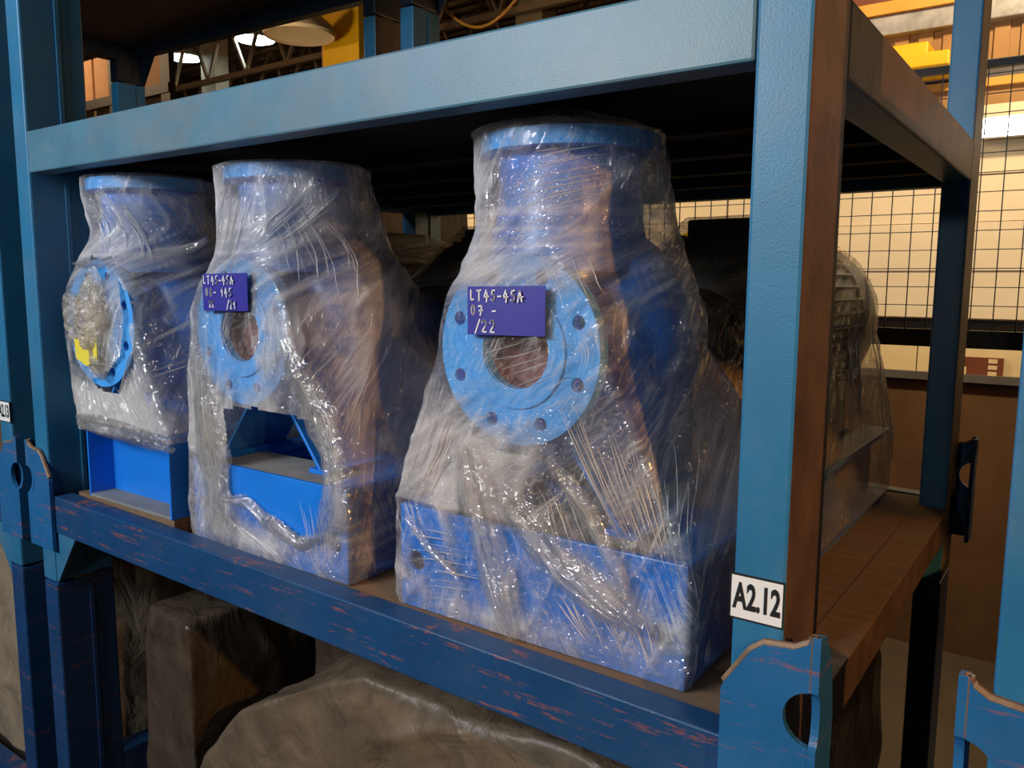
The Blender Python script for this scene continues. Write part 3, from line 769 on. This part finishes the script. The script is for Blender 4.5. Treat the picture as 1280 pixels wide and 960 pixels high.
        if peak:
            for k in range(16):
                a = math.pi*(1.02+.96*k/15)+rr.uniform(-.06, .06); f1 = rr.uniform(.7, .97)
                p = Vector((fx+.172*math.cos(a), dy+.172*math.sin(a), zt+.012)); q = Vector((fx+peak[0], dy+.01, zt+.006+peak[1]))
                m.tube([p.lerp(q, f1*i/6)+Vector((0, 0, .004*math.sin(math.pi*i/6))) for i in range(7)], [.0004+.0014*math.sin(math.pi*(i+.3)/6.6) for i in range(7)], 4)
        for ((y0, z0), (y1, z1), n, rad) in side:
            for k in range(n):
                o1, o2 = rr.uniform(-.08, .08), rr.uniform(-.10, .10); pp = []
                for i in range(11):
                    f = i/10; y, z = y0+o1+(y1+o2-y0-o1)*f+.012*math.sin(f*5+k), z0+(z1-z0)*f
                    dd = (MY-y)**2+(MZ-z)**2+np.where(MX < fx, 9, 0); j = np.argmin(dd); pp.append((MX.reshape(-1)[j]+.002, y, z))
                m.tube(pp, [.0003+rad*math.sin(math.pi*(i+.3)/10.6) for i in range(11)], 4)
        me = m.mesh(name); me.uv_layers.new(name='UVMap'); me.materials.append(MT['crease'])
        o = bpy.data.objects.new(name, me); COL.objects.link(o); o.parent = film; o['kind'] = 'stuff'
    return t, film, strand, surf, creases

# right-hand unit: base 0.66 wide, flange slightly left of centre
PZ = .0016
u3, f3_, strand3, surf3, creases3 = pump_set((-.445, .095, PZ), 'wrapped blue pump set beside the A2.12 post, its film rising to a peaked top', .665, -.028, .573, 'plate',
    [(-.03, .50, .17, .12, 0, -.7), (-.24, .19, .08, .06, 0, -.5), (-.02, .20, .10, .03, 0, -.5), (.29, .20, .03, .06, 0, -.6), (-.16, .86, .07, .17, .25, .85), (-.12, .72, .10, .06, 0, .5), (.08, .73, .20, .05, 0, .35), (.17, .80, .07, .15, 0, .32),
     (-.03, .72, .17, .035, 0, .45), (.26, .60, .05, .22, 0, .35), (.30, .35, .04, .2, .2, .45), (-.20, .22, .03, .22, .2, .5),
     (.10, .19, .22, .035, -.35, .75), (.12, .04, .22, .05, .1, .5), (-.12, .03, .18, .025, 0, .35), (-.05, .40, .07, .06, 0, .4), (.18, .40, .05, .12, .5, .4)],
    [], (-.038, .648, .178, .092, [('LT45-45A', .008, .064, .020, .0145), ('07 -', .010, .037, .018, .015), ('/22', .020, .004, .023, .017)], .0013), 101, peak=(-.02, .062))
strand3([(-.135, .385), (-.11, .28), (-.075, .17), (-.035, .06), (-.02, .006)], .085, 7)
strand3([(-.05, .30), (.02, .24), (.10, .17), (.19, .13), (.26, .10)], .075, 6)
strand3([(-.30, .21), (-.24, .15), (-.15, .10)], .02, 2)
strand3([(.06, .38), (.14, .30), (.20, .21), (.235, .15)], .035, 3)
creases3([((.06, .50), (.30, .42), (.22, .24), (.36, .16), 30, .0016), ((-.20, .50), (-.15, .39), (-.31, .27), (-.22, .26), 14, .0016),
    ((.05, .14), (.26, .13), (.14, .04), (.31, .01), 20, .0014), ((-.04, .93), (-.03, .81), (.14, .96), (.15, .87), 10, .0014),
    ((.23, .90), (.26, .78), (.10, .80), (.14, .70), 14, .0013), ((-.12, .56), (.08, .44), (.05, .60), (.14, .50), 14, .0010),
    ((-.17, .70), (.10, .78), (-.15, .60), (.16, .66), 14, .0012), ((-.30, .18), (-.28, .03), (-.14, .20), (-.06, .06), 12, .0012), ((.02, .34), (.14, .33), (.08, .20), (.2, .2), 12, .0012)],
    [((1.62, .74), (1.30, .34), 3, .0024), ((1.50, .66), (1.22, .40), 3, .002), ((1.40, .55), (1.15, .25), 5, .002), ((1.70, .60), (1.55, .12), 4, .0024)])
# middle unit
u2, f2_, strand2, surf2, creases2 = pump_set((-1.245, .095, PZ), 'middle wrapped blue pump set, its base plate bare through torn film', .60, -.070, .573, 'plate',
    [(-.06, .53, .12, .13, 0, -.9), (-.20, .86, .09, .12, 0, .8), (-.19, .75, .06, .06, 0, .7), (-.06, .84, .12, .14, 0, .45), (.08, .72, .12, .25, 0, .55), (-.24, .35, .07, .25, 0, .75),
     (.19, .42, .06, .30, .0, .85), (-.20, .12, .10, .14, 0, .7), (-.05, .05, .18, .05, 0, .8), (.17, .22, .06, .06, .6, .8), (.24, .60, .08, .2, 0, .35), (.26, .10, .05, .10, 0, .4), (.2, .45, .06, .2, 0, .5)],
    [[(-.13, .371), (-.135, .25), (-.13, .14), (-.05, .152), (.02, .12), (.07, .112), (.15, .088), (.235, .115), (.265, .20), (.26, .33), (.2, .375), (.06, .385), (-.06, .385)]],
    (-.095, .672, .178, .092, [('LT45-45A', .006, .066, .020, .0145), ('08- 145', .014, .036, .020, .0150), ('22', .026, .008, .016, .011), ('/21', .100, .006, .020, .013)], .0014), 202)
strand2([(-.20, .46), (-.20, .36), (-.185, .26), (-.17, .15), (-.19, .02)], .12, 5)
strand2([(.12, .56), (.20, .44), (.275, .30), (.285, .18), (.22, .10)], .09, 5)
strand2([(-.14, .14), (-.05, .145), (.02, .11), (.07, .10), (.15, .075), (.24, .11)], .04, 3)
strand2([(-.13, .13), (-.11, .07), (-.12, .01)], .05, 3)
creases2([((-.10, .94), (.02, .94), (-.20, .68), (-.10, .66), 14, .0018), ((.00, .96), (.20, .94), (.12, .64), (.32, .60), 26, .0016),
    ((.10, .93), (.16, .93), (-.02, .74), (.02, .74), 8, .0014), ((.20, .62), (.30, .60), (.285, .22), (.31, .22), 18, .0018), ((.02, .60), (.20, .62), (.02, .42), (.2, .42), 14, .0014), ((.20, .56), (.30, .5), (.24, .3), (.34, .3), 10, .0014),
    ((-.20, .12), (-.10, .08), (-.10, .02), (.14, .01), 16, .0016), ((-.25, .55), (-.20, .55), (-.26, .16), (-.21, .18), 12, .0016), ((.14, .20), (.24, .18), (.2, .03), (.27, .03), 10, .0014)])
# left unit on a board
tag(box((-2.12, .065, .001), (-1.60, .16, .046)).build('timber_board', 'ply'), 'flat timber board under the front end of the left pump set', 'board')
tag(box((-2.12, 1.20, .001), (-1.60, 1.35, .046)).build('timber_board', 'ply'), 'timber board under the rear end of the left pump set', 'board')
u1, f1_, strand1, surf1, creases1 = pump_set((-1.822, .06, .0475), 'wrapped blue pump set at the left end with yellow sticker', .44, -.105, .527, 'channel',
    [(-.19, .82, .06, .12, 0, .6), (-.10, .76, .15, .06, .2, .5), (.05, .72, .15, .12, .4, .55), (-.13, .56, .10, .10, 0, .95), (-.1, .30, .16, .08, 0, .85), (.1, .27, .2, .05, 0, .7), (.12, .5, .1, .1, .7, .4)],
    [[(-.30, -.02), (.30, -.02), (.29, .208), (-.30, .205)],
     [(-.12, .72), (-.14, .66), (-.10, .635), (-.03, .66), (-.05, .70)], [(.03, .65), (.08, .60), (.085, .42), (.0, .33), (-.10, .335), (-.15, .36), (-.05, .39), (.02, .44), (.05, .55)]],
    None, 303, short=.24, zt=.945, vr=.215, close=(.30, .13))
creases1([((-.14, .92), (.12, .93), (-.06, .70), (.22, .70), 22, .0020), ((-.05, .70), (.0, .62), (.24, .82), (.26, .70), 12, .0018), ((.02, .38), (.06, .28), (.22, .62), (.25, .5), 14, .0018),
    ((-.24, .35), (.0, .36), (-.26, .24), (.2, .22), 10, .002)])
def crumple(film, c, r, seed, name, mat, surf, lab=None, amp=.02):
    n = 26; a = np.linspace(0, 2*np.pi, n*2+1); rr = np.linspace(0, 1, n)
    A, RR = np.meshgrid(a, rr); rad = r*(1+.25*np.sin(A*3+seed)+.15*np.sin(A*5+1))*RR
    X = c[0]+rad*np.cos(A)*.95; Z = c[1]+rad*np.sin(A)
    y0 = surf(*c)
    Y = y0-.008-amp*(fbm(X*45+9, Z*45, seed)*1.6)*(1-RR**3)-.002
    return film_object(name, X, Y, Z, X*2, Z*2, np.clip((.55+.5*fbm(X*30, Z*30, seed+1))*np.clip((1-RR)*4, .35, 1), 0, 1), np.ones((n-1, 2*n), bool), film, mat, lab)
crumple(f1_, (-.125, .535), .13, 5, 'crumpled_film', 'film_dusty', surf1, 'dusty crumpled film over the bore', .03)
yst = MB(); yst.prism([[(-.06, -.025), (-.005, -.045), (.055, -.025), (.06, .04), (.0, .05), (-.065, .03)]], lambda u, v, w_: (-.115+u, surf1(-.115, .45)-.022-w_+.01*u, .452+v), .002)
yst.build('sticker', 'yellow', u1, label='yellow sticker on the suction end')
strand1([(-.29, .225), (-.15, .222), (0, .213), (.15, .207), (.27, .20)], .032, 4)
strand1([(-.29, .24), (-.1, .25), (.1, .235), (.26, .22)], .03, 4)
strand1([(-.20, .70), (-.05, .70), (.08, .74), (.16, .78)], .03, 3)
strand1([(.03, .34), (.10, .46), (.17, .60)], .02, 3)

# ------------------------------------------------------------------ covered loads on the rack below
def covered(name, label, pts, c, z0, z1, mat, seed, cat='load', dz=.012, N=260, amp=.03, loc=(0,0,0), close=.6):
    dense = []
    for a in pts:
        for b in pts:
            A, B_ = np.array(a), np.array(b)
            for k in np.linspace(0, 1, 9): dense.append(A*(1-k)+B_*k)
    zs = np.linspace(z0, z1, max(12, int((z1-z0)/dz)))
    rg, us, _g = wrap(dense, c, zs, dz*1.6, close, N, .0)
    rows = [rg]; zz = [np.repeat(z, N+1) for z in zs]; uu = [us]; vv = [np.repeat(z, N+1) for z in zs]
    cen = rg[-1].mean(0)
    for f in np.linspace(.95, .01, 24):
        rows.append((cen+(rg[-1]-cen)*f)[None]); zz.append(np.repeat(z1, N+1)); uu.append(us[-1][None]*f); vv.append(np.repeat(z1+(1-f)*.4, N+1))
    XY = np.concatenate(rows); X, Y = XY[..., 0], XY[..., 1]; Z = np.array(zz); U = np.concatenate(uu); V = np.array(vv)
    du = np.gradient(X, axis=1); dv = np.gradient(Y, axis=1); ln = np.hypot(du, dv)+1e-9
    r1 = 1-np.abs(2*fbm((X+Y+.6*Z)*4, Z*1.6+X, seed, 2)-1); r2 = 1-np.abs(2*fbm((X-Y-.8*Z)*3.5, Z*1.8+Y, seed+4, 2)-1)
    d = amp*.8*(r1**6+.8*r2**8)+amp*1.2*(fbm((X+Y)*2.5, Z*2.5, seed+8, 2)-.5)-.5*amp
    side = np.clip((Z-z0)/.05, 0, 1)
    X = X+dv/ln*d; Y = Y-du/ln*d; Z = np.maximum(Z+side*amp*1.3*(fbm(X*5+3, Y*5, seed+11)-.5), z0)
    for _ in range(2):
        for A in (X, Y, Z):
            A[1:-1] = .5*A[1:-1]+.25*(A[:-2]+A[2:]); m_ = .5*A[:, :-1]+.25*(np.roll(A[:, :-1], 1, 1)+np.roll(A[:, :-1], -1, 1)); A[:, :-1] = m_; A[:, -1] = m_[:, 0]
    o = film_object(name, X, Y, Z, U, V, X*0, np.ones((X.shape[0]-1, X.shape[1]-1), bool), None, mat)
    o.data.update(); o.location = loc
    return tag(o, label, cat, 'sheet-covered loads on the rack below')
LZ = -2.17+1.012+.063
def bx8(x0, x1, y0, y1, za, zb, k=1.0):
    cx, cy = (x0+x1)/2, (y0+y1)/2
    b = [(x, y, za) for x in (x0, x1) for y in (y0, y1)]
    return b+[(cx+(x-cx)*k, cy+(y-cy)*k, zb) for x in (x0, x1) for y in (y0, y1)]
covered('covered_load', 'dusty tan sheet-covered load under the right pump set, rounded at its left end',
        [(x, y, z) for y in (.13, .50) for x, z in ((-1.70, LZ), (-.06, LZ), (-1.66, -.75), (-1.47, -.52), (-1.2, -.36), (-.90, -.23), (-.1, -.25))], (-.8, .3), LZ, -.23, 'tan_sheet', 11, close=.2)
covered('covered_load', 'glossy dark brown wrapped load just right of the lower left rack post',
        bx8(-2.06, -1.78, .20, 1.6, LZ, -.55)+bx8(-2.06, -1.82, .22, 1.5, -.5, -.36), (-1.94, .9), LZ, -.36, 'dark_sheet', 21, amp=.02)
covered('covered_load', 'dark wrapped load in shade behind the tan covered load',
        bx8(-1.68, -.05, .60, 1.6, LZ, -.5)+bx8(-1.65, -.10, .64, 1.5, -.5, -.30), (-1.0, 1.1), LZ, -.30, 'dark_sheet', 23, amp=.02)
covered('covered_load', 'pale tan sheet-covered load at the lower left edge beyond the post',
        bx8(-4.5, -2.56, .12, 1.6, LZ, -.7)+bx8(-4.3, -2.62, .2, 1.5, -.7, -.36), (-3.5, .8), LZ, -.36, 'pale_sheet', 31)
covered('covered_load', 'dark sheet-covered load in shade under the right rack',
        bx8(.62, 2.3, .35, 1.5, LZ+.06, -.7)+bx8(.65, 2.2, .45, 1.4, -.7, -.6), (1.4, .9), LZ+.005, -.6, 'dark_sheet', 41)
# dark covered stacks behind the left rack
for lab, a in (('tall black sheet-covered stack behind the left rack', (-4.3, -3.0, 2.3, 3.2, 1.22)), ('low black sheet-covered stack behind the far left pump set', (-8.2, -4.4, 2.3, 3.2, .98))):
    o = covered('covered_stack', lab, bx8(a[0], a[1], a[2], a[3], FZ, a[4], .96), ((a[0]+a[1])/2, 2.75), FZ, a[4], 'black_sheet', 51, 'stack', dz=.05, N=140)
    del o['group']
# orange cable looped under the rack above
cp = [(-2.30+.62*k/16, 1.95, 2.07-.20*math.sin(math.pi*k/16)) for k in range(17)]
tag(MB().tube(cp, .007, 6).build('cable', 'orange', smooth=True), 'thin orange cable hanging in a loop above the top beam', 'cable')
